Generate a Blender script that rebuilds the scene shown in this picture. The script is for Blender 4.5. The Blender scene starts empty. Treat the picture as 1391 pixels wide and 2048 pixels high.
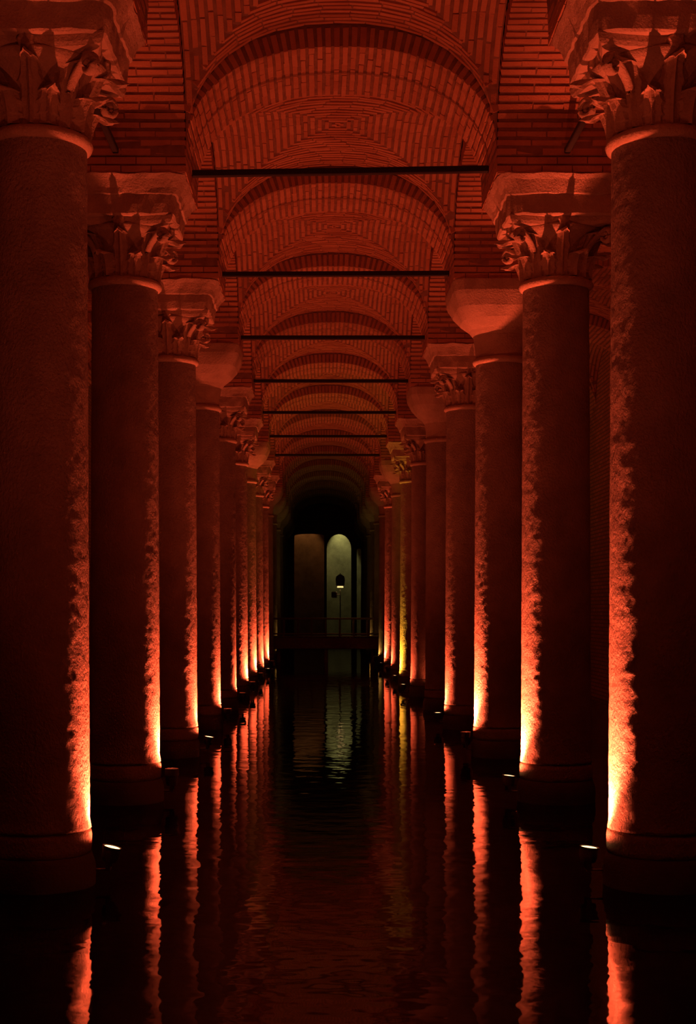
import bpy, math, random
from mathutils import Matrix, Vector, noise

R = math.radians
random.seed(7)
SC = bpy.context.scene
COL = SC.collection

# ------------------------------------------------------------------ camera
BAY = 4.8                      # column spacing along the nave
F = 2835.0                     # focal length in pixels of the 1391 x 2048 frame
EYE = 2.116                    # eye height over the water
cam_d = bpy.data.cameras.new('camera')
cam = bpy.data.objects.new('camera', cam_d)
COL.objects.link(cam)
cam.location = (0, 0, EYE)
cam.rotation_euler = (R(90), 0, 0)
cam_d.sensor_width = 36.0
cam_d.lens = F / 2048.0 * 36.0
cam_d.shift_x = (695.5 - 640.0) / 2048.0
cam_d.shift_y = (1220.0 - 1024.0) / 2048.0
cam_d.clip_end = 500
SC.camera = cam

# ------------------------------------------------------------------ world, exposure
w = bpy.data.worlds.new('world')
SC.world = w
w.use_nodes = True
w.node_tree.nodes['Background'].inputs[0].default_value = (0, 0, 0, 1)
w.node_tree.nodes['Background'].inputs[1].default_value = 0.0
SC.view_settings.view_transform = 'Standard'
SC.view_settings.look = 'None'
SC.view_settings.exposure = 0.0
SC.view_settings.gamma = 1.0
SC.view_settings.use_curve_mapping = False
SC.cycles.sample_clamp_indirect = 4.0
SC.cycles.caustics_reflective = False
SC.cycles.caustics_refractive = False

# every lamp in the hall: power in watts, and the colour of its filter
AMBER = (1.0, 0.098, 0.036)
LAMP_W = 225.0                 # wide spill of each uplight
BEAM_W = 1500.0                 # its narrow beam, leaning on the shaft

# ------------------------------------------------------------------ layout
XL, XR = -2.167, 2.616         # the two column rows
XM = (XL + XR) / 2
SPAN = XR - XL
def row_y(d): return BAY * d
D0 = 2.28
ZS = 6.93                      # springing of the vaults
ZTIE = 6.985
PX, PY = 0.745, 0.72           # half pier
HA = SPAN / 2 - PX             # half span, arches over the nave
HB = BAY / 2 - PY              # half span, arches along the rows
RISE = 1.155
RING = 0.237
NEXP = 2.3
def ell(u):
    u = min(1.0, abs(u))
    return (1 - u ** NEXP) ** (1 / NEXP)

# ------------------------------------------------------------------ helpers
def mesh(name, verts, faces, mat=None, smooth=False):
    me = bpy.data.meshes.new(name)
    me.from_pydata([tuple(v) for v in verts], [], faces)
    if mat: me.materials.append(mat)
    if smooth: me.polygons.foreach_set('use_smooth', [True] * len(me.polygons))
    me.update()
    return me

def obj(name, me, parent=None, loc=None, rot=None, mtx=None):
    o = bpy.data.objects.new(name, me)
    COL.objects.link(o)
    if parent: o.parent = parent
    if mtx is not None: o.matrix_basis = mtx
    if loc: o.location = loc
    if rot: o.rotation_euler = rot
    return o

def thing(name, label, cat, loc=(0, 0, 0), rotz=0, group=None, me=None):
    o = bpy.data.objects.new(name, me)
    COL.objects.link(o)
    o.location = loc
    o.rotation_euler = (0, 0, rotz)
    o['label'] = label; o['category'] = cat; o['kind'] = 'thing'
    if group: o['group'] = group
    return o

def struct(name, me, loc=(0, 0, 0)):
    o = obj(name, me, loc=loc)
    o['kind'] = 'structure'
    return o

class MB:
    def __init__(s): s.v = []; s.f = []
    def add(s, vs, fs):
        b = len(s.v); s.v += [tuple(v) for v in vs]
        s.f += [tuple(i + b for i in f) for f in fs]
        return s
    def box(s, x0, x1, y0, y1, z0, z1):
        return s.add([(x0,y0,z0),(x1,y0,z0),(x1,y1,z0),(x0,y1,z0),(x0,y0,z1),(x1,y0,z1),(x1,y1,z1),(x0,y1,z1)],
                     [(3,2,1,0),(4,5,6,7),(0,1,5,4),(1,2,6,5),(2,3,7,6),(3,0,4,7)])
    def bevel_box(s, x0, x1, y0, y1, z0, z1, b):
        rings = []
        for z, i in ((z0, b), (z0 + b, 0), (z1 - b, 0), (z1, b)):
            rings.append([(x0+i+b,y0+i,z),(x1-i-b,y0+i,z),(x1-i,y0+i+b,z),(x1-i,y1-i-b,z),(x1-i-b,y1-i,z),(x0+i+b,y1-i,z),(x0+i,y1-i-b,z),(x0+i,y0+i+b,z)])
        return s.loft(rings)
    def loft(s, rings, caps=True):
        n = len(rings[0]); vs = [p for r in rings for p in r]; fs = []
        for k in range(len(rings) - 1):
            for i in range(n):
                j = (i + 1) % n
                fs.append((k*n+i, k*n+j, (k+1)*n+j, (k+1)*n+i))
        if caps:
            fs.append(tuple(range(n - 1, -1, -1)))
            fs.append(tuple((len(rings)-1)*n + i for i in range(n)))
        return s.add(vs, fs)
    def lathe(s, prof, n=32, caps=True, c=(0, 0)):
        return s.loft([[(c[0] + r*math.cos(2*math.pi*i/n), c[1] + r*math.sin(2*math.pi*i/n), z) for i in range(n)] for r, z in prof], caps)
    def tube(s, pts, r, n=8):
        pts = [Vector(p) for p in pts]; rings = []
        for k, p in enumerate(pts):
            d = (pts[min(k+1, len(pts)-1)] - pts[max(k-1, 0)]).normalized()
            u = d.orthogonal().normalized() if abs(d.z) > .95 else d.cross(Vector((0,0,1))).normalized()
            v = d.cross(u)
            rr = r[k] if isinstance(r, (list, tuple)) else r
            rings.append([p + u*rr*math.cos(2*math.pi*i/n) + v*rr*math.sin(2*math.pi*i/n) for i in range(n)])
        return s.loft(rings)
    def mesh(s, name, mat, smooth=False): return mesh(name, s.v, s.f, mat, smooth)

# ------------------------------------------------------------------ materials
def material(name, build):
    m = bpy.data.materials.new(name)
    m.use_nodes = True
    nt = m.node_tree
    b = nt.nodes['Principled BSDF']
    build(nt, b)
    return m
def node(nt, t, **kw):
    n = nt.nodes.new(t)
    for k, v in kw.items():
        if k in n.inputs: n.inputs[k].default_value = v
        else: setattr(n, k, v)
    return n
def ramp(nt, src, stops):
    r = nt.nodes.new('ShaderNodeValToRGB')
    e = r.color_ramp.elements
    while len(e) < len(stops): e.new(0.5)
    for i, (p, c) in enumerate(stops):
        e[i].position = p; e[i].color = (*c, 1)
    nt.links.new(src, r.inputs[0])
    return r.outputs[0]
def bump(nt, b, h, strength, dist):
    n = node(nt, 'ShaderNodeBump')
    n.inputs['Strength'].default_value = strength
    n.inputs['Distance'].default_value = dist
    nt.links.new(h, n.inputs['Height'])
    nt.links.new(n.outputs[0], b.inputs['Normal'])

def m_brick(nt, b):
    oi = node(nt, 'ShaderNodeObjectInfo')
    geo = node(nt, 'ShaderNodeNewGeometry')
    no = node(nt, 'ShaderNodeTexNoise', Scale=2.2, Detail=6.0, Roughness=0.6)
    nt.links.new(geo.outputs['Position'], no.inputs['Vector'])
    ad = node(nt, 'ShaderNodeMath', operation='ADD')
    isl = node(nt, 'ShaderNodeMath', operation='MULTIPLY'); isl.inputs[1].default_value = 0.32
    nt.links.new(geo.outputs['Random Per Island'], isl.inputs[0])
    rn = node(nt, 'ShaderNodeMath', operation='MULTIPLY_ADD'); rn.inputs[1].default_value = 0.3
    nt.links.new(oi.outputs['Random'], rn.inputs[0])
    nt.links.new(isl.outputs[0], rn.inputs[2])
    nt.links.new(no.outputs[0], ad.inputs[0])
    nt.links.new(rn.outputs[0], ad.inputs[1])
    c = ramp(nt, ad.outputs[0], [(0.35, (.30, .15, .09)), (0.7, (.46, .25, .15)), (1.05, (.56, .34, .22))])
    nt.links.new(c, b.inputs['Base Color'])
    b.inputs['Roughness'].default_value = 0.92
    n2 = node(nt, 'ShaderNodeTexNoise', Scale=60.0, Detail=4.0)
    nt.links.new(geo.outputs['Position'], n2.inputs['Vector'])
    bump(nt, b, n2.outputs[0], 0.5, 0.01)
BRICK = material('old brick', m_brick)

def m_mortar(nt, b):
    geo = node(nt, 'ShaderNodeNewGeometry')
    no = node(nt, 'ShaderNodeTexNoise', Scale=9.0, Detail=6.0)
    nt.links.new(geo.outputs['Position'], no.inputs['Vector'])
    c = ramp(nt, no.outputs[0], [(0.3, (.20, .13, .10)), (0.7, (.31, .21, .16))])
    nt.links.new(c, b.inputs['Base Color'])
    b.inputs['Roughness'].default_value = 0.95
    bump(nt, b, no.outputs[0], 0.4, 0.02)
MORTAR = material('grey lime mortar', m_mortar)

def stone(dark, light, bs, bd, vs):
    def f(nt, b):
        tc = node(nt, 'ShaderNodeTexCoord')
        mp = node(nt, 'ShaderNodeMapping'); mp.inputs['Scale'].default_value = vs
        nt.links.new(tc.outputs['Object'], mp.inputs['Vector'])
        no = node(nt, 'ShaderNodeTexNoise', Scale=1.6, Detail=8.0, Roughness=0.65)
        nt.links.new(tc.outputs['Object'], no.inputs['Vector'])
        c = ramp(nt, no.outputs[0], [(0.3, dark), (0.68, light)])
        nt.links.new(c, b.inputs['Base Color'])
        b.inputs['Roughness'].default_value = 0.72
        n1 = node(nt, 'ShaderNodeTexNoise', Scale=46.0, Detail=5.0, Roughness=0.6, Distortion=0.15)
        nt.links.new(mp.outputs[0], n1.inputs['Vector'])
        bump(nt, b, n1.outputs[0], bs, bd)
    return f
SHAFT = material('pitted marble', stone((.26, .22, .18), (.46, .40, .33), 1.0, 0.04, (1, 1, .75)))
CARVED = material('carved marble', stone((.34, .27, .20), (.58, .48, .38), 0.7, 0.02, (1, 1, 1)))
WET = material('dark wet stone', stone((.035, .03, .026), (.09, .075, .06), 0.6, 0.03, (1, 1, 1)))
PLASTER = material('stained limewash', stone((.26, .26, .20), (.50, .50, .38), 0.4, 0.03, (1, 1, .3)))

def m_wallbrick(nt, b):
    tc = node(nt, 'ShaderNodeTexCoord')
    sx = node(nt, 'ShaderNodeSeparateXYZ'); nt.links.new(tc.outputs['Object'], sx.inputs[0])
    ad = node(nt, 'ShaderNodeMath', operation='ADD')
    nt.links.new(sx.outputs[0], ad.inputs[0]); nt.links.new(sx.outputs[1], ad.inputs[1])
    cb = node(nt, 'ShaderNodeCombineXYZ')
    nt.links.new(ad.outputs[0], cb.inputs[0]); nt.links.new(sx.outputs[2], cb.inputs[1])
    bt = node(nt, 'ShaderNodeTexBrick')
    nt.links.new(cb.outputs[0], bt.inputs['Vector'])
    bt.inputs['Color1'].default_value = (.34, .18, .11, 1); bt.inputs['Color2'].default_value = (.48, .27, .17, 1)
    bt.inputs['Mortar'].default_value = (.19, .15, .12, 1)
    bt.inputs['Scale'].default_value = 1.0; bt.inputs['Mortar Size'].default_value = 0.016
    bt.inputs['Brick Width'].default_value = 0.33; bt.inputs['Row Height'].default_value = 0.09
    nt.links.new(bt.outputs[0], b.inputs['Base Color'])
    b.inputs['Roughness'].default_value = 0.92
    inv = node(nt, 'ShaderNodeMath', operation='SUBTRACT'); inv.inputs[0].default_value = 1.0
    nt.links.new(bt.outputs['Fac'], inv.inputs[1])
    bump(nt, b, inv.outputs[0], 0.8, 0.015)
WALLBRICK = material('brick wall', m_wallbrick)

def simple(name, col, rough, metal=0.0):
    def f(nt, b):
        geo = node(nt, 'ShaderNodeNewGeometry')
        no = node(nt, 'ShaderNodeTexNoise', Scale=14.0, Detail=5.0)
        nt.links.new(geo.outputs['Position'], no.inputs['Vector'])
        c = ramp(nt, no.outputs[0], [(0.3, tuple(x * .7 for x in col)), (0.7, tuple(x * 1.25 for x in col))])
        nt.links.new(c, b.inputs['Base Color'])
        b.inputs['Roughness'].default_value = rough; b.inputs['Metallic'].default_value = metal
    return material(name, f)
IRON = simple('blackened iron', (.012, .010, .009), 0.7)
HOUSING = simple('dark lamp housing', (.04, .035, .03), 0.45, 0.6)
WOOD = simple('worn walkway timber', (.20, .15, .10), 0.8)

def lens_mat(name, col, s):
    def f(nt, b):
        b.inputs['Base Color'].default_value = (.3, .3, .3, 1)
        b.inputs['Emission Color'].default_value = (*col, 1)
        b.inputs['Emission Strength'].default_value = s
    return material(name, f)
LENS = lens_mat('amber lamp lens', (1.0, .55, .22), 4.0)
LENS_DIM = lens_mat('warm lantern glass', (1.0, .62, .22), 1.6)

def m_water(nt, b):
    b.inputs['Base Color'].default_value = (.006, .003, .0025, 1)
    b.inputs['Roughness'].default_value = 0.035
    b.inputs['IOR'].default_value = 1.33
    b.inputs['Specular IOR Level'].default_value = 0.34
    geo = node(nt, 'ShaderNodeNewGeometry')
    mp = node(nt, 'ShaderNodeMapping'); mp.inputs['Scale'].default_value = (1.0, 1.0, 1.0)
    nt.links.new(geo.outputs['Position'], mp.inputs['Vector'])
    n1 = node(nt, 'ShaderNodeTexNoise', Scale=2.6, Detail=2.0, Roughness=0.45)
    nt.links.new(mp.outputs[0], n1.inputs['Vector'])
    bump(nt, b, n1.outputs[0], 0.06, 0.1)
WATER = material('still dark water', m_water)

# ------------------------------------------------------------------ floor, water, walls
Y0, YEND = -4.0, 84.0
XWL, XWR = XL - SPAN + PX, XR + SPAN - PX
struct('floor', MB().box(XWL - .3, XWR + .3, Y0 - .3, YEND + .3, -1.0, -0.7).mesh('floor', WET))
struct('water', mesh('water', [(XWL, Y0, 0), (XWR, Y0, 0), (XWR, YEND, 0), (XWL, YEND, 0)], [(0, 1, 2, 3)], WATER))
struct('wall_left', MB().box(XWL - .3, XWL, Y0 - .3, YEND + .3, -1.0, 9.2).mesh('wall_left', WALLBRICK))
struct('wall_right', MB().box(XWR, XWR + .3, Y0 - .3, YEND + .3, -1.0, 9.2).mesh('wall_right', WALLBRICK))
YP = YEND - 1.3                # pierced screen wall in front of the far wall
struct('wall_back', MB().box(XWL, XWR, YEND, YEND + .3, -1.0, 9.2).mesh('wall_back', PLASTER))
def screen_wall():
    m = MB(); px = lambda p: (p - 640) * YP / F
    xs = [XWL, px(588), px(648), px(653), px(702), px(713), px(722), XWR]
    m.box(xs[0], xs[1], YP, YP + .3, -1, 9.2)
    m.box(xs[2], xs[3], YP, YP + .3, -1, 9.2)
    m.box(xs[4], xs[5], YP, YP + .3, -1, 9.2)
    m.box(xs[6], xs[7], YP, YP + .3, -1, 9.2)
    m.box(px(649), px(652), YP + .3, YEND, -1, 9.2)  # added partition, unseen: keeps olive light out of the left opening
    for a, b_, top, rise in ((xs[1], xs[2], 6.45, .12), (xs[3], xs[4], 5.7, .85), (xs[5], xs[6], 5.6, .1)):
        m.box(a, b_, YP, YP + .3, -1, .2)
        n = 14; lo = []; hw = (b_ - a) / 2; c = (a + b_) / 2
        for k in range(n + 1):
            u = -math.cos(math.pi * k / n)
            lo.append((c + u * hw, top + rise * math.sqrt(max(0, 1 - u * u))))
        for (x0, z0), (x1, z1) in zip(lo, lo[1:]):
            m.add([(x0, YP, z0), (x1, YP, z1), (x1, YP, 9.2), (x0, YP, 9.2), (x0, YP + .3, z0), (x1, YP + .3, z1), (x1, YP + .3, 9.2), (x0, YP + .3, 9.2)],
                  [(0, 1, 2, 3), (7, 6, 5, 4), (0, 4, 5, 1)])
    return m.mesh('wall_back', WALLBRICK)
struct('wall_back', screen_wall())
struct('wall_front', MB().box(XWL, XWR, Y0 - .3, Y0, -1.0, 9.2).mesh('wall_front', WALLBRICK))

# ------------------------------------------------------------------ bricks
BW, PITCH = 0.056, 0.09
def brick_mesh(k):
    rr = random.Random(100 + k)
    j = lambda a: rr.uniform(-a, a)
    m = MB().box(-.5, .5, -.5, .5, -.5, .5)
    v = [(x + j(.025), y + j(.07), z + j(.02)) for x, y, z in m.v]
    return mesh('brick', v, m.f, BRICK)
BRICKS = [brick_mesh(k) for k in range(6)]      # x: length, y: thickness, z: depth into the masonry

def profile(half, rise, n=240):
    """arc-length table of the soffit curve: lists of (s, x, z, tangent)"""
    pts = []
    for i in range(n + 1):
        t = math.pi * i / n
        # parametrise the superellipse so both steep ends are well sampled
        c, s_ = math.cos(t), math.sin(t)
        x = -half * math.copysign(abs(c) ** (2 / NEXP), c)
        z = rise * (max(0, s_) ** (2 / NEXP))
        pts.append((x, z))
    S = [0.0]
    for a, b_ in zip(pts, pts[1:]): S.append(S[-1] + math.hypot(b_[0]-a[0], b_[1]-a[1]))
    return pts, S
def at(prof, s):
    pts, S = prof
    lo, hi = 0, len(S) - 1
    s = max(0, min(S[-1], s))
    while hi - lo > 1:
        m = (lo + hi) // 2
        if S[m] <= s: lo = m
        else: hi = m
    f = (s - S[lo]) / max(1e-9, S[hi] - S[lo])
    a, b_ = pts[lo], pts[hi]
    x, z = a[0] + (b_[0]-a[0])*f, a[1] + (b_[1]-a[1])*f
    tx, tz = b_[0]-a[0], b_[1]-a[1]
    L = math.hypot(tx, tz) or 1
    return x, z, tx/L, tz/L

def frame(o, ex, ey, ez, sx, sy, sz):
    return Matrix(((ex[0]*sx, ey[0]*sy, ez[0]*sz, o[0]), (ex[1]*sx, ey[1]*sy, ez[1]*sz, o[1]), (ex[2]*sx, ey[2]*sy, ez[2]*sz, o[2]), (0, 0, 0, 1)))

def arch_bricks(half, depth, seed):
    """voussoir bricks: span along x, depth along y, z up from the springing"""
    rr = random.Random(seed); out = []
    prof = profile(half, RISE); L = prof[1][-1]
    n = int(L / PITCH); p = L / n
    for i in range(n):
        x, z, tx, tz = at(prof, (i + .5) * p)
        nx, nz = -tz, tx                                   # outward (up) normal
        th = 0.05 + 0.16 * max(0.0, nz)
        y = -depth; k = 0
        first = 0.16 if i % 2 else 0.32
        while y < depth - 0.03:
            ln = first if k == 0 else 0.32
            if y + ln > depth - 0.10: ln = depth - y
            g = 0.012
            pr = rr.uniform(-.005, .006)
            c = (x + nx*(th/2 - pr), y + ln/2, z + nz*(th/2 - pr))
            bw = BW * rr.uniform(.88, 1.12)
            out.append(frame(c, (0, 1, 0), (tx, 0, tz), (-nx, 0, -nz) if 0 else (nx, 0, nz), ln - g, bw, th))
            y += ln; k += 1
    return out

def arch_core(half, depth, mat, name='mortar_bed'):
    n = 40; m = MB(); ins, outs = [], []
    d = depth - 0.014
    for i in range(n + 1):
        t = math.pi * i / n
        c, s_ = math.cos(t), math.sin(t)
        u = -math.copysign(abs(c) ** (2 / NEXP), c); e = max(0, s_) ** (2 / NEXP)
        ins.append((u * (half + .013), e * (RISE + .013)))
        outs.append((u * half, e * (RISE + RING + .02)))
    vs = []; fs = []
    for (a, b_), (c, e) in zip(ins, outs):
        vs += [(a, -d, b_), (a, d, b_), (c, -d, e), (c, d, e)]
    for i in range(n):
        q = 4*i; r = q + 4
        fs += [(q, q+1, r+1, r), (q, r, r+2, q+2), (q+1, q+3, r+3, r+1), (q+2, r+2, r+3, q+3)]
    fs += [(0, 2, 3, 1), (4*n, 4*n+1, 4*n+3, 4*n+2)]
    return mesh(name, vs, fs, mat)

def joined(mats, name, mat):
    m = MB()
    for k, M in enumerate(mats):
        b_ = BRICKS[k % 6]
        m.add([M @ v.co for v in b_.vertices], [tuple(p.vertices) for p in b_.polygons])
    return m.mesh(name, mat)

def web_bricks(ha, hb, seed):
    """pitched bricks of a groin vault over the rectangle 2ha x 2hb; z up from the springing"""
    rr = random.Random(seed); out = []
    for axis in (0, 1):
        half, run = (ha, hb) if axis == 0 else (hb, ha)
        prof = profile(half, RISE + RING); S = prof[1][-1]
        n = int(run / PITCH)
        for side in (-1, 1):
            for i in range(n):
                v = (i + .5) / n                              # 0 centre .. 1 edge
                # slice spans |u| <= v : find arc lengths
                lim = v * half
                lo = hi = None
                for k, (x, z) in enumerate(prof[0]):
                    if abs(x) <= lim:
                        if lo is None: lo = prof[1][k]
                        hi = prof[1][k]
                if lo is None or hi - lo < .06: continue
                if v > .98: lo += .01; hi -= .01
                yy = side * v * run
                s = lo; k = 0
                ph = 0.16 if i % 2 else 0.31
                while s < hi - .03:
                    ln = ph if k == 0 else rr.uniform(.28, .34)
                    if s + ln > hi - .1: ln = hi - s
                    x, z, tx, tz = at(prof, s + ln/2)
                    nx, nz = -tz, tx
                    th = 0.10; pr = rr.uniform(-.004, .007)
                    cx, cz = x + nx*(th/2 - pr), z + nz*(th/2 - pr)
                    g = min(.012, ln*.2)
                    bw = BW * rr.uniform(.88, 1.12)
                    if axis == 0:
                        out.append(frame((cx, yy, cz), (tx, 0, tz), (0, 1, 0), (nx, 0, nz), ln - g, bw, th))
                    else:
                        out.append(frame((yy, cx, cz), (0, tx, tz), (1, 0, 0), (0, nx, nz), ln - g, bw, th))
                    s += ln; k += 1
    return out

def web_mesh(ha, hb, mat, name='ceiling'):
    n = 44; us = []
    for i in range(n + 1):
        c = math.cos(math.pi * i / n)
        us.append(-math.copysign(abs(c) ** (2 / NEXP), c))
    vs = []
    for v in us:
        for u in us:
            vs.append((u * ha, v * hb, (RISE + RING) * max(ell(u), ell(v)) + .014))
    fs = [(j*(n+1)+i, (j+1)*(n+1)+i, (j+1)*(n+1)+i+1, j*(n+1)+i+1) for j in range(n) for i in range(n)]
    return mesh(name, vs, fs, mat)

def screen(p):
    return 640 + p[0] * F / p[1], 1220 - (p[2] - EYE) * F / p[1]

T_MATS = arch_bricks(HA, PY, 1); L_MATS = arch_bricks(HB, PX, 2)
T_CORE = arch_core(HA, PY, MORTAR); L_CORE = arch_core(HB, PX, MORTAR)
T_JOIN = joined(T_MATS, 'brickwork', BRICK); L_JOIN = joined(L_MATS, 'brickwork', BRICK)
W_MATS = web_bricks(HA, HB, 3); WEB = web_mesh(HA, HB, MORTAR)
W_JOIN = joined(W_MATS, 'brickwork', BRICK)

def place_bricks(root, mats, lim=300, key=None):
    idx = list(range(len(mats)))
    if key: idx.sort(key=lambda i: key(root.location + Vector(mats[i].translation)))
    for i in idx[:lim]:
        obj('brick', BRICKS[i % 6], root, mtx=mats[i])
    rest = [mats[i] for i in idx[lim:]]
    if rest:
        o = obj('brickwork', joined(rest, 'brickwork', BRICK), root); o['kind'] = 'stuff'

def stuff_bricks(root, me):
    o = obj('brickwork', me, root); o['kind'] = 'stuff'

ORD = ['first', 'second', 'third', 'fourth', 'fifth', 'sixth', 'seventh', 'eighth', 'ninth', 'tenth', 'eleventh', 'twelfth', 'thirteenth', 'fourteenth', 'fifteenth', 'sixteenth']
NROW = 15                                     # rows 0..14 stand in view (d = 2.28 ..); row -1 is beside the camera
def dof(i): return D0 + i

# vaults over the nave
for i in range(-3, NROW):
    yc = row_y(dof(i)) + BAY / 2
    c = struct('ceiling', WEB, (XM, yc, ZS))
    if i in (0, 1):
        def key(p):
            sx, sy = screen(p)
            return (0 if sy > -5 else 1, p.y)
        place_bricks(c, W_MATS, 300, key)
    else:
        stuff_bricks(c, W_JOIN)
    if i <= 7:
        for s in (-1, 1):
            cs = struct('ceiling', WEB, (XM + s * SPAN, yc, ZS))
            stuff_bricks(cs, W_JOIN)
struct('ceiling', MB().box(XWL - .3, XWR + .3, Y0 - .3, YEND + .3, 9.0, 9.3).mesh('ceiling', MORTAR))

# arches over the nave
for i in range(-2, NROW):
    lab = 'brick arch over the nave above the nearest columns, overhead' if i < 1 else f'{ORD[i-1]} brick arch in view across the nave, counted from the front'
    if i < 0: lab = f'brick arch over the nave {"beside" if i == -1 else "behind"} the viewpoint'
    a = thing('brick_arch', lab, 'arch', (XM, row_y(dof(i)), ZS), 0, 'brick arches across the nave')
    obj('mortar_bed', T_CORE, a)
    if i in (1, 2): place_bricks(a, T_MATS)
    else: stuff_bricks(a, T_JOIN)
    if i <= 7:
        for s, nm in ((-1, 'left'), (1, 'right')):
            q = max(i, -1) + 1
            b_ = thing('brick_arch', f'brick arch across the dark {nm} side aisle beside {nm} column {ORD[i]}' if i >= 0 else f'brick arch across the {nm} side aisle {"beside" if i == -1 else "behind"} the viewpoint',
                       'arch', (XM + s * SPAN, row_y(dof(i)), ZS), 0, 'brick arches across the side aisles')
            obj('mortar_bed', T_CORE, b_); stuff_bricks(b_, T_JOIN)

# arches along the two rows
for s, nm, xc in ((-1, 'left', XL), (1, 'right', XR)):
    for i in range(-2, NROW - 1):
        lab = f'brick arch along the {nm} row from {ORD[i]} to {ORD[i+1]} column' if i >= 0 else f'brick arch along the {nm} row {"leading to its first column" if i == -1 else "beside the viewpoint"}'
        a = thing('brick_arch', lab, 'arch', (xc, row_y(dof(i)) + BAY / 2, ZS), R(90), 'brick arches along the column rows')
        obj('mortar_bed', L_CORE, a)
        if i == 0 or i == 1:
            place_bricks(a, L_MATS)
        else: stuff_bricks(a, L_JOIN)

# ------------------------------------------------------------------ columns
ZPL, ZNECK = 0.245, 5.70
def shaft_mesh(seed, nseg=112, nz=230):
    rings = []; off = Vector((seed * 13.1, seed * 7.7, 0))
    z0, z1 = ZPL + .19, ZNECK
    for k in range(nz + 1):
        t = k / nz; z = z0 + (z1 - z0) * t
        r = .385 - .022 * t
        if t < .015: r += .012 * (1 - t / .015) - .0
        ring = []
        for i in range(nseg):
            a = 2 * math.pi * i / nseg
            p = Vector((math.cos(a) * r, math.sin(a) * r, z))
            q = p + off
            amp = 0.0032 * (1 - .4 * t)
            d = amp * noise.noise(Vector((q.x*16, q.y*16, q.z*12))) + .003 * noise.noise(q * 3.0) + .8*amp * noise.noise(Vector((q.x*32, q.y*32, q.z*24)))
            ring.append((math.cos(a) * (r + d), math.sin(a) * (r + d), z))
        rings.append(ring)
    return MB().loft(rings).mesh('shaft', SHAFT, True)
SHAFTS = [shaft_mesh(1), shaft_mesh(2)]
FOOT = MB().lathe([(.37, ZPL), (.396, ZPL + .008), (.402, ZPL + .05), (.402, ZPL + .13), (.398, ZPL + .165), (.385, ZPL + .172), (.376, ZPL + .19)], 64).mesh('foot_ring', SHAFT, True)
PLINTH = MB().lathe([(.43, -.7), (.43, .05), (.435, .09), (.43, .16), (.415, .2), (.40, ZPL)], 48).mesh('plinth', WET, True)
NECK = MB().lathe([(.36, ZNECK - .05), (.375, ZNECK - .045), (.40, ZNECK - .03), (.412, ZNECK), (.40, ZNECK + .03), (.375, ZNECK + .045), (.34, ZNECK + .05)], 64).mesh('neck_ring', CARVED, True)

ZA = 6.28                                     # underside of abacus
BELL = MB().lathe([(.35, ZNECK + .04), (.345, ZNECK + .15), (.35, ZNECK + .3), (.385, ZNECK + .43), (.47, ZNECK + .52), (.53, ZA - .02), (.52, ZA)], 48).mesh('capital', CARVED, True)

def leaf_mesh(h, r0, r1, wid):
    """acanthus leaf, base on the bell at angle 0 (along +x), lobed edge, tip rolling outward"""
    nt_, ns = 16, 8; top, back = [], []
    for k in range(nt_ + 1):
        t = k / nt_
        if t < .66:
            q = t / .66; r = r0 + (r1 - r0) * .30 * q * q; z = h * .93 * q
        else:
            q = (t - .66) / .34; a = q * 2.5
            rr_ = (r1 - r0) * .36
            r = r0 + (r1 - r0) * .30 + rr_ * (1 - math.cos(a)) ; z = h * .93 + h * .10 * math.sin(a) - .035 * q * q
        lobe = 1 - .30 * abs(math.sin(t * math.pi * 4.0)) ** .6 if t > .02 else 1
        wv = wid * (0.78 + .5 * t - .95 * t ** 3) * (.72 + .28 * lobe + (.0 if lobe > .8 else -.12))
        wv = max(wv, .018)
        for j in range(ns + 1):
            s = -1 + 2 * j / ns
            rib = .020 * math.exp(-(s / .18) ** 2) + .010 * math.cos(s * 9)
            bow = -.055 * s * s + rib
            y = s * wv
            top.append((r + bow + .012, y, z - .02 * abs(s) * (1 if t > .2 else 0)))
            back.append((r + bow - .016, y * .98, z - .02 * abs(s) * (1 if t > .2 else 0)))
    n = len(top); W = ns + 1; fs = []
    for k in range(nt_):
        for j in range(ns):
            a = k * W + j
            fs.append((a, a + 1, a + W + 1, a + W)); fs.append((n + a, n + a + W, n + a + W + 1, n + a + 1))
    edge = [j for j in range(W)] + [k * W + ns for k in range(1, nt_ + 1)] + [nt_ * W + j for j in range(ns - 1, -1, -1)] + [k * W for k in range(nt_ - 1, 0, -1)]
    for a, b_ in zip(edge, edge[1:] + edge[:1]): fs.append((a, n + a, n + b_, b_))
    return mesh('leaf', top + back, fs, CARVED, False)
LEAF_A = leaf_mesh(.25, .365, .60, .112)
LEAF_B = leaf_mesh(.47, .355, .67, .118)

def volute_mesh():
    m = MB(); pts = []; rad = []
    for k in range(10):
        t = k / 9; pts.append((.40 + .22 * t * t + .04*t, 0, ZNECK + .30 + .22 * t)); rad.append(.022 + .006 * t)
    for k in range(1, 22):
        a = k / 21 * 2 * math.pi * 1.5; rr_ = .075 * (1 - k / 26)
        pts.append((.655 + rr_ * math.sin(a) * 1.0, 0, ZNECK + .52 - .075 + rr_ * math.cos(a) + 0.0)); rad.append(.028 - .0006 * k)
    m.tube(pts, rad, 8)
    m.v = [(x, y * 1.7, z) for x, y, z in m.v]
    return m.mesh('volute', CARVED, True)
VOLUTE = volute_mesh()

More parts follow.
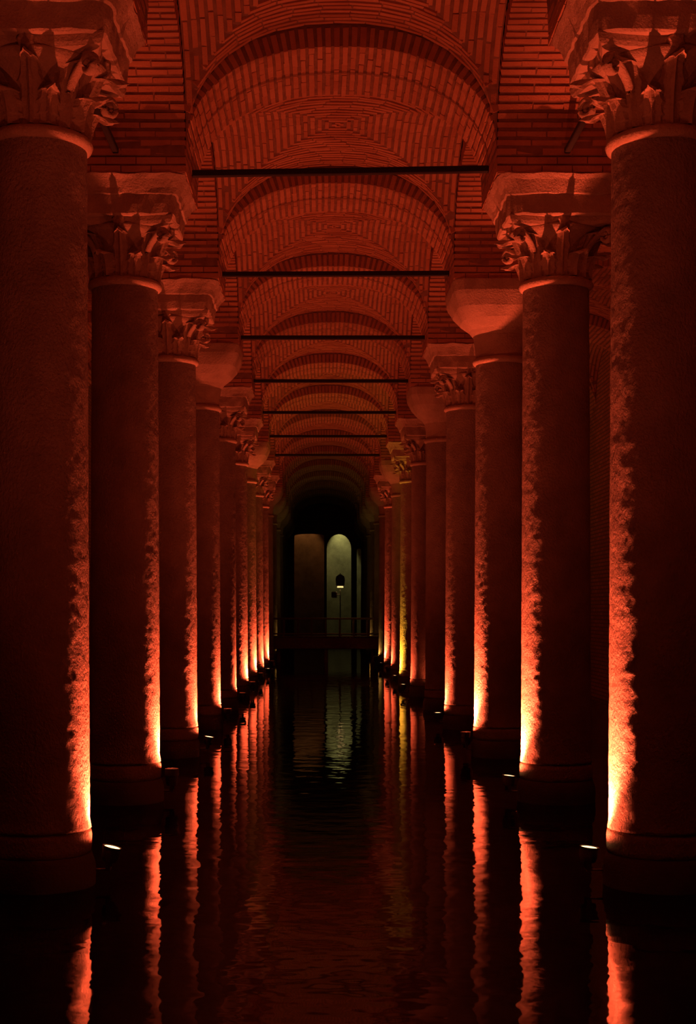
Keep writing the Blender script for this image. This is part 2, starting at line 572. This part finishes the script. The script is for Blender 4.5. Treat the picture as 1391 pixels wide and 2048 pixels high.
def abacus_mesh():
    rings = []
    for z, g in ((ZA - .01, .0), (ZA + .02, .02), (ZA + .06, .03), (ZA + .075, .03)):
        ring = []
        for q in range(4):
            a0 = q * math.pi / 2
            for k in range(10):
                t = k / 10; y = -1 + 2 * t
                half = .56 + g
                xx = half - .085 * (1 - y * y)
                yy = y * half
                ring.append((xx * math.cos(a0) - yy * math.sin(a0), xx * math.sin(a0) + yy * math.cos(a0), z))
        rings.append(ring)
    m = MB().loft(rings)
    for q in range(4):                            # rosette in the middle of each side
        a0 = q * math.pi / 2; c = Vector((math.cos(a0), math.sin(a0), 0)); t_ = Vector((-c.y, c.x, 0)); up = Vector((0, 0, 1))
        ringsr = [[c * d + up * (ZA + .035) + (t_ * math.cos(2*math.pi*i/14) + up * math.sin(2*math.pi*i/14)) * r * (1 + .18 * (i % 2)) for i in range(14)] for d, r in ((.46, .055), (.52, .06), (.545, .045), (.55, .012))]
        m.loft(ringsr)
    return m.mesh('abacus', CARVED)
ABACUS = abacus_mesh()

def sq_ring(half, z, k, n=48):
    """k=0 circle .. k=1 square"""
    e = 2 + 10 * k * k
    out = []
    for i in range(n):
        a = 2 * math.pi * i / n; c, s_ = math.cos(a), math.sin(a)
        rr_ = half / ((abs(c) ** e + abs(s_) ** e) ** (1 / e))
        out.append((rr_ * c, rr_ * s_, z))
    return out
def rough(m, amp, sc, seed):
    o = Vector((seed * 3.3, seed, seed * 1.7))
    m.v = [tuple(Vector(v) + amp * noise.noise_vector(Vector(v) * sc + o)) for v in m.v]
    return m
def impost_mesh(seed):
    zz = [(6.345, .585, .9), (6.36, .60, 1), (6.45, .612, 1), (6.55, .62, 1), (6.56, .64, 1), (6.62, .66, 1), (6.69, .70, 1), (6.74, .74, 1), (6.75, .735, 1)]
    return rough(MB().loft([sq_ring(h, z, k, 96) for z, h, k in zz]), .02, 7.0, seed).mesh('impost_block', CARVED)
IMPOSTS = [impost_mesh(1), impost_mesh(2), impost_mesh(3)]
def plain_cap_mesh():
    zz = [(ZNECK + .04, .36, 0), (ZNECK + .18, .37, 0), (ZNECK + .36, .40, .05), (ZNECK + .44, .46, .12), (ZNECK + .56, .58, .3), (ZNECK + .70, .67, .55), (ZNECK + .85, .725, .8), (ZNECK + .90, .74, .9), (ZNECK + 1.03, .755, 1), (6.75, .755, 1)]
    return rough(MB().loft([sq_ring(h, z, k, 64) for z, h, k in zz]), .008, 5.0, 9).mesh('capital', CARVED)
PLAIN = plain_cap_mesh()
SPRINGER = MB().box(-PX + .012, PX - .012, -PY + .012, PY - .012, 6.75, 8.0).mesh('springer', MORTAR)

def springer_bricks():
    m = MB()
    for k in range(3):
        z0 = 6.75 + .008 + k * PITCH
        for side in range(4):
            half, other = (PX, PY) if side % 2 == 0 else (PY, PX)
            x = -half; j = 0
            while x < half - .02:
                ln = (.16 if (k + j == 0 or (k % 2 == 0 and j == 0)) else .32)
                if x + ln > half - .08: ln = half - x
                a, b_ = x + .006, x + ln - .006
                p = other + random.uniform(-.003, .005)
                q = [(a, -p), (b_, -p), (b_, -p + .06), (a, -p + .06)]
                ca, sa = math.cos(side * math.pi / 2), math.sin(side * math.pi / 2)
                q = [(u * ca - v * sa, u * sa + v * ca) for u, v in q]
                m.loft([[(u, v, z0) for u, v in q], [(u, v, z0 + BW + .012) for u, v in q]])
                x += ln; j += 1
    return m.mesh('brickwork', BRICK)
SPR_BRICK = springer_bricks()

def column(name, label, x, y, style, seed, rot=0.0, group=None, detail=True):
    c = thing('column', label, 'column', (x, y, 0), 0, group)
    obj('plinth', PLINTH, c); obj('foot_ring', FOOT, c)
    obj('shaft', SHAFTS[seed % 2], c, rot=(0, 0, rot))
    obj('neck_ring', NECK, c)
    if style == 'leafy':
        cap = obj('capital', BELL, c)
        for k in range(8):
            obj('leaf', LEAF_A, cap, loc=(0, 0, ZNECK + .05), rot=(0, random.uniform(-.02, .02), R(45 * k + 22.5) + random.uniform(-.03, .03)))
            obj('leaf', LEAF_B, cap, loc=(0, 0, ZNECK + .05), rot=(0, random.uniform(-.02, .02), R(45 * k) + random.uniform(-.03, .03)))
        for k in range(4): obj('volute', VOLUTE, cap, rot=(0, 0, R(45 + 90 * k)))
        obj('abacus', ABACUS, c)
        obj('impost_block', IMPOSTS[seed % 3], c)
    else:
        obj('capital', PLAIN, c)
    sp = obj('springer', SPRINGER, c)
    sb = obj('brickwork', SPR_BRICK, sp); sb['kind'] = 'stuff'
    return c

STYLE_L = ['leafy', 'leafy', 'leafy', 'plain', 'leafy', 'leafy', 'plain', 'leafy', 'leafy']
STYLE_R = ['leafy', 'leafy', 'plain', 'leafy', 'plain', 'leafy', 'leafy', 'plain', 'leafy']
for s, nm, xc, st in ((-1, 'left', XL, STYLE_L), (1, 'right', XR, STYLE_R)):
    for i in range(-2, NROW):
        sty = st[i] if 0 <= i < len(st) else 'plain'
        what = 'leafy carved capital' if sty == 'leafy' else 'plain bowl-shaped capital'
        if i < 0: lab = f'stone column of the {nm} row {"beside" if i == -1 else "behind"} the viewpoint'
        elif i < 9: lab = f'{ORD[i]} stone column from the front in the {nm} row, {what}'
        else: lab = f'{ORD[i]} stone column of the {nm} row, unlit, near the far end'
        column('column', lab, xc, row_y(dof(i)), sty, i + 3 + s, rot=i * 1.3 + s, group=f'columns of the {nm} row')

# ------------------------------------------------------------------ iron ties
for i in range(0, 8):
    slope = {1: -.045, 2: -.012}.get(i, 0.0)
    t = thing('tie_beam', f'{ORD[i-1] if i else "overhead"} black tie beam ' + (f'from the front across the nave, under a brick arch' if i else 'between the nearest two columns'), 'beam',
              (XM, row_y(dof(i)), ZTIE), 0, 'black tie beams across the nave',
              MB().bevel_box(-HA - .02, HA + .02, -.035, .035, -.036, .036, .008).mesh('tie_beam', IRON))
    t.rotation_euler = (0, -slope * -.35, 0)
L_TIE = MB().bevel_box(-.032, .032, -HB - .02, HB + .02, -.03, .03, .008).mesh('tie_beam', IRON)
for s, nm, xc in ((-1, 'left', XL), (1, 'right', XR)):
    for i in range(0, 4):
        thing('tie_beam', f'black tie beam along the {nm} row from {ORD[i]} to {ORD[i+1]} column', 'beam', (xc, row_y(dof(i)) + BAY / 2, ZTIE - .0), 0, 'black tie beams along the rows', L_TIE)

# ------------------------------------------------------------------ uplights at the column feet
HOUSE = MB().lathe([(.045, 0), (.06, .01), (.068, .04), (.072, .105), (.078, .112), (.078, .122), (.068, .122), (.066, .112), (.02, .108)], 24).mesh('housing', HOUSING, False)
HOUSE_DEEP = MB().lathe([(.045, 0), (.06, .01), (.068, .04), (.072, .105), (.078, .112), (.078, .19), (.072, .19), (.068, .112), (.02, .108)], 24).mesh('housing', HOUSING, False)
LENS_ME = MB().lathe([(.066, .112), (.06, .117), (.03, .121), (.005, .122)], 24).mesh('lens', LENS, True)
YOKE = MB().box(-.018, .018, -.084, -.078, -.05, .09).box(-.018, .018, .078, .084, -.05, .09).box(-.018, .018, -.084, .084, -.056, -.05).bevel_box(-.02, .19, -.02, .02, -.062, -.05, .003).bevel_box(.12, .20, -.05, .05, -.085, .0, .006).mesh('bracket', HOUSING)

def uplight(label, x, y, tilt_to, tilt, power, color, deep, beam=0.0, lean=3.0, group='amber uplights at the column feet', z=.165):
    """tilt_to: direction (x, y) of the column from the lamp; tilt leans the lamp head"""
    r = thing('uplight', label, 'lamp', (x, y, z), 0, group)
    d = Vector((tilt_to[0], tilt_to[1], 0)).normalized()
    ax = Vector((-d.y, d.x, 0))                          # rotating +z about ax tips it towards d
    rotm = Matrix.Rotation(R(tilt), 4, ax)
    obj('bracket', YOKE, r, rot=(0, 0, math.atan2(d.y, d.x)))
    h = obj('housing', HOUSE_DEEP if deep else HOUSE, r, mtx=rotm)
    obj('lens', LENS_ME, r, mtx=rotm)
    for nm_, en, sz, ln in (('uplight_spill', power, 160, lean), ('uplight_beam', beam, 54, 21.0)):
        if en <= 0: continue
        L = bpy.data.lights.new(nm_, 'SPOT')
        L.energy = en; L.color = color; L.shadow_soft_size = .05
        L.spot_size = R(sz); L.spot_blend = 1.0
        o = bpy.data.objects.new(nm_, L)
        COL.objects.link(o)
        o.parent = r
        aim = Vector((d.x * math.sin(R(ln)), d.y * math.sin(R(ln)), math.cos(R(ln))))
        q = (-aim).to_track_quat('Z', 'Y')               # lamp shines along its -z
        o.matrix_basis = Matrix.Translation((0, 0, .2 if deep else .135)) @ q.to_matrix().to_4x4()
    return r

#         power factor, lens hidden, azimuth towards the camera (deg), distance from the axis, tilt of head
# and, last, the strength of the narrow beam
LEFT = {-2: (1.0, 1, 4, .53, 0, 1), -1: (1.15, 1, 4, .53, 0, 1), 0: (0.72, 0, -4, .53, -14, 1.1), 1: (1.05, 1, 0, .52, 0, 1.2), 2: (1.1, 0, 2, .54, -10, 1), 3: (1.2, 1, 2, .52, 0, .5), 4: (1.1, 1, -6, .52, 0, .5),
        5: (1.2, 1, 12, .52, 0, 1), 6: (1.0, 1, 12, .52, 0, 1.3), 7: (1.0, 0, 8, .54, 0, 1), 8: (.7, 1, 12, .52, 0, 1.2), 10: (.22, 1, 0, .52, 0, 0)}
RIGHT = {-2: (1.0, 1, 4, .53, 0, 1), -1: (.4, 1, 4, .53, 0, 1), 0: (.72, 0, -2, .55, 6, 2.2), 1: (1.05, 0, 5, .54, 6, 2.7), 2: (1.1, 1, 6, .52, 0, 2.1), 3: (1.2, 0, 4, .52, 0, .5),
         5: (.8, 0, 0, .58, 4, .06), 6: (.8, 0, 6, .54, 4, .7), 7: (.5, 1, 4, .52, 0, .3), 8: (.7, 0, 12, .54, 4, 1.2), 9: (.12, 1, 6, .52, 0, 0), 11: (.25, 1, 6, .52, 0, 0)}
for s, nm, xc, tab in ((1, 'left', XL, LEFT), (-1, 'right', XR, RIGHT)):
    for i, (pw, deep, az, dist, tl, bm) in tab.items():
        dx, dy = s * math.cos(R(az)), -math.sin(R(az))
        col = AMBER
        if nm == 'right' and i == 6: col = (1.0, .42, .03)
        if i >= 9: col = (1.0, .5, .10)
        lab = (f'small round uplight at the foot of the {ORD[i]} {nm} column, ' + ('hooded' if deep else 'bright lens showing')) if i >= 0 else f'small round uplight at the {nm} column {"beside" if i == -1 else "behind"} the viewpoint'
        uplight(lab, xc + dx * dist, row_y(dof(i)) + dy * dist, (-dx, -dy), tl, LAMP_W * pw, col, deep, BEAM_W * bm)
uplight('small round uplight on the near side of the sixth right column', XR + .1, row_y(dof(5)) - .56, (0, 1), -6, LAMP_W * .1, AMBER, 0)

# ------------------------------------------------------------------ footbridge and its lamp
YB = 57.5
fb = thing('footbridge', 'low timber footbridge with open railing crossing the far nave', 'bridge', (XM, YB, 0))
HBR = 2.35
obj('deck', MB().bevel_box(-HBR, HBR, -.6, .6, .55, 1.02, .02).mesh('deck', WOOD), fb)
n_pl = 34
PLANK = MB().bevel_box(-.06, .06, -.64, .64, 1.02, 1.06, .006).mesh('plank', WOOD)
for k in range(n_pl): obj('plank', PLANK, fb, loc=(-HBR + (k + .5) * 2 * HBR / n_pl, 0, 0))
POST = MB().bevel_box(-.03, .03, -.03, .03, 1.0, 1.75, .005).mesh('post', WOOD)
for sy in (-.58, .58):
    for k in range(9): obj('post', POST, fb, loc=(-HBR + .1 + k * (2 * HBR - .2) / 8, sy, 0))
    obj('handrail', MB().bevel_box(-HBR, HBR, sy - .05, sy + .05, 1.73, 1.80, .01).mesh('handrail', WOOD), fb)
    obj('lower_rail', MB().bevel_box(-HBR, HBR, sy - .025, sy + .025, 1.12, 1.17, .01).mesh('lower_rail', WOOD), fb)
PILE = MB().lathe([(.09, -.7), (.09, .56)], 14).mesh('pile', WOOD)
for px in (-1.9, 0, 1.9):
    for sy in (-.4, .4): obj('pile', PILE, fb, loc=(px, sy, 0))

lx = (680 - 640) * YB / F
lp = thing('lamp_post', 'thin post with a hanging box lantern on the far footbridge', 'lamp', (lx, YB, 1.06))
obj('pole', MB().lathe([(.07, 0), (.07, .03), (.022, .05), (.02, 2.55)], 12).mesh('pole', IRON), lp)
obj('lantern', MB().lathe([(.10, 2.02), (.17, 2.05), (.19, 2.30), (.16, 2.42), (.05, 2.5)], 12).mesh('lantern', IRON), lp)
obj('lantern_glass', MB().lathe([(.12, 1.965), (.13, 1.985), (.11, 2.02)], 16).mesh('lantern_glass', LENS_DIM), lp)
obj('side_box', MB().bevel_box(-.36, -.12, -.1, .1, 1.55, 1.80, .03).tube([(-.12, 0, 1.68), (0, 0, 1.68)], .02).mesh('side_box', IRON), lp)
PL = bpy.data.lights.new('lantern_light', 'SPOT'); PL.energy = 14; PL.color = (1, .6, .2); PL.shadow_soft_size = .08; PL.spot_size = R(120); PL.spot_blend = .6
po = bpy.data.objects.new('lantern_light', PL); COL.objects.link(po); po.parent = lp; po.location = (0, 0, 1.94)

# ------------------------------------------------------------------ lamps washing the far wall
CAN = MB().lathe([(.05, .22), (.09, .20), (.09, 0), (.075, 0), (.07, .03), (.02, .04)], 20).box(-.02, .02, 0, .62, .16, .20).mesh('housing', HOUSING)
CANL = MB().lathe([(.07, .03), (.05, .028), (.01, .027)], 20).mesh('lens', LENS_DIM)
for lab, px, z, pw, size, col in (('small can downlight behind the arched far opening, washing the wall olive', 680, 8.3, 620, 46, (.62, .54, .19)),
                                  ('weak can downlight behind the wide dim far opening on the left', 612, 8.3, 110, 60, (.85, .27, .07))):
    x = (px - 640) * YEND / F
    t = thing('downlight', lab, 'lamp', (x, YEND - .62, z), 0, 'downlights on the far wall')
    obj('housing', CAN, t); obj('lens', CANL, t)
    L = bpy.data.lights.new('downlight_beam', 'SPOT'); L.energy = pw; L.color = col; L.spot_size = R(size); L.spot_blend = .5; L.shadow_soft_size = .04
    o = bpy.data.objects.new('downlight_beam', L); COL.objects.link(o); o.parent = t; o.location = (0, 0, -.02)
    o.rotation_euler = (R(3), 0, 0)
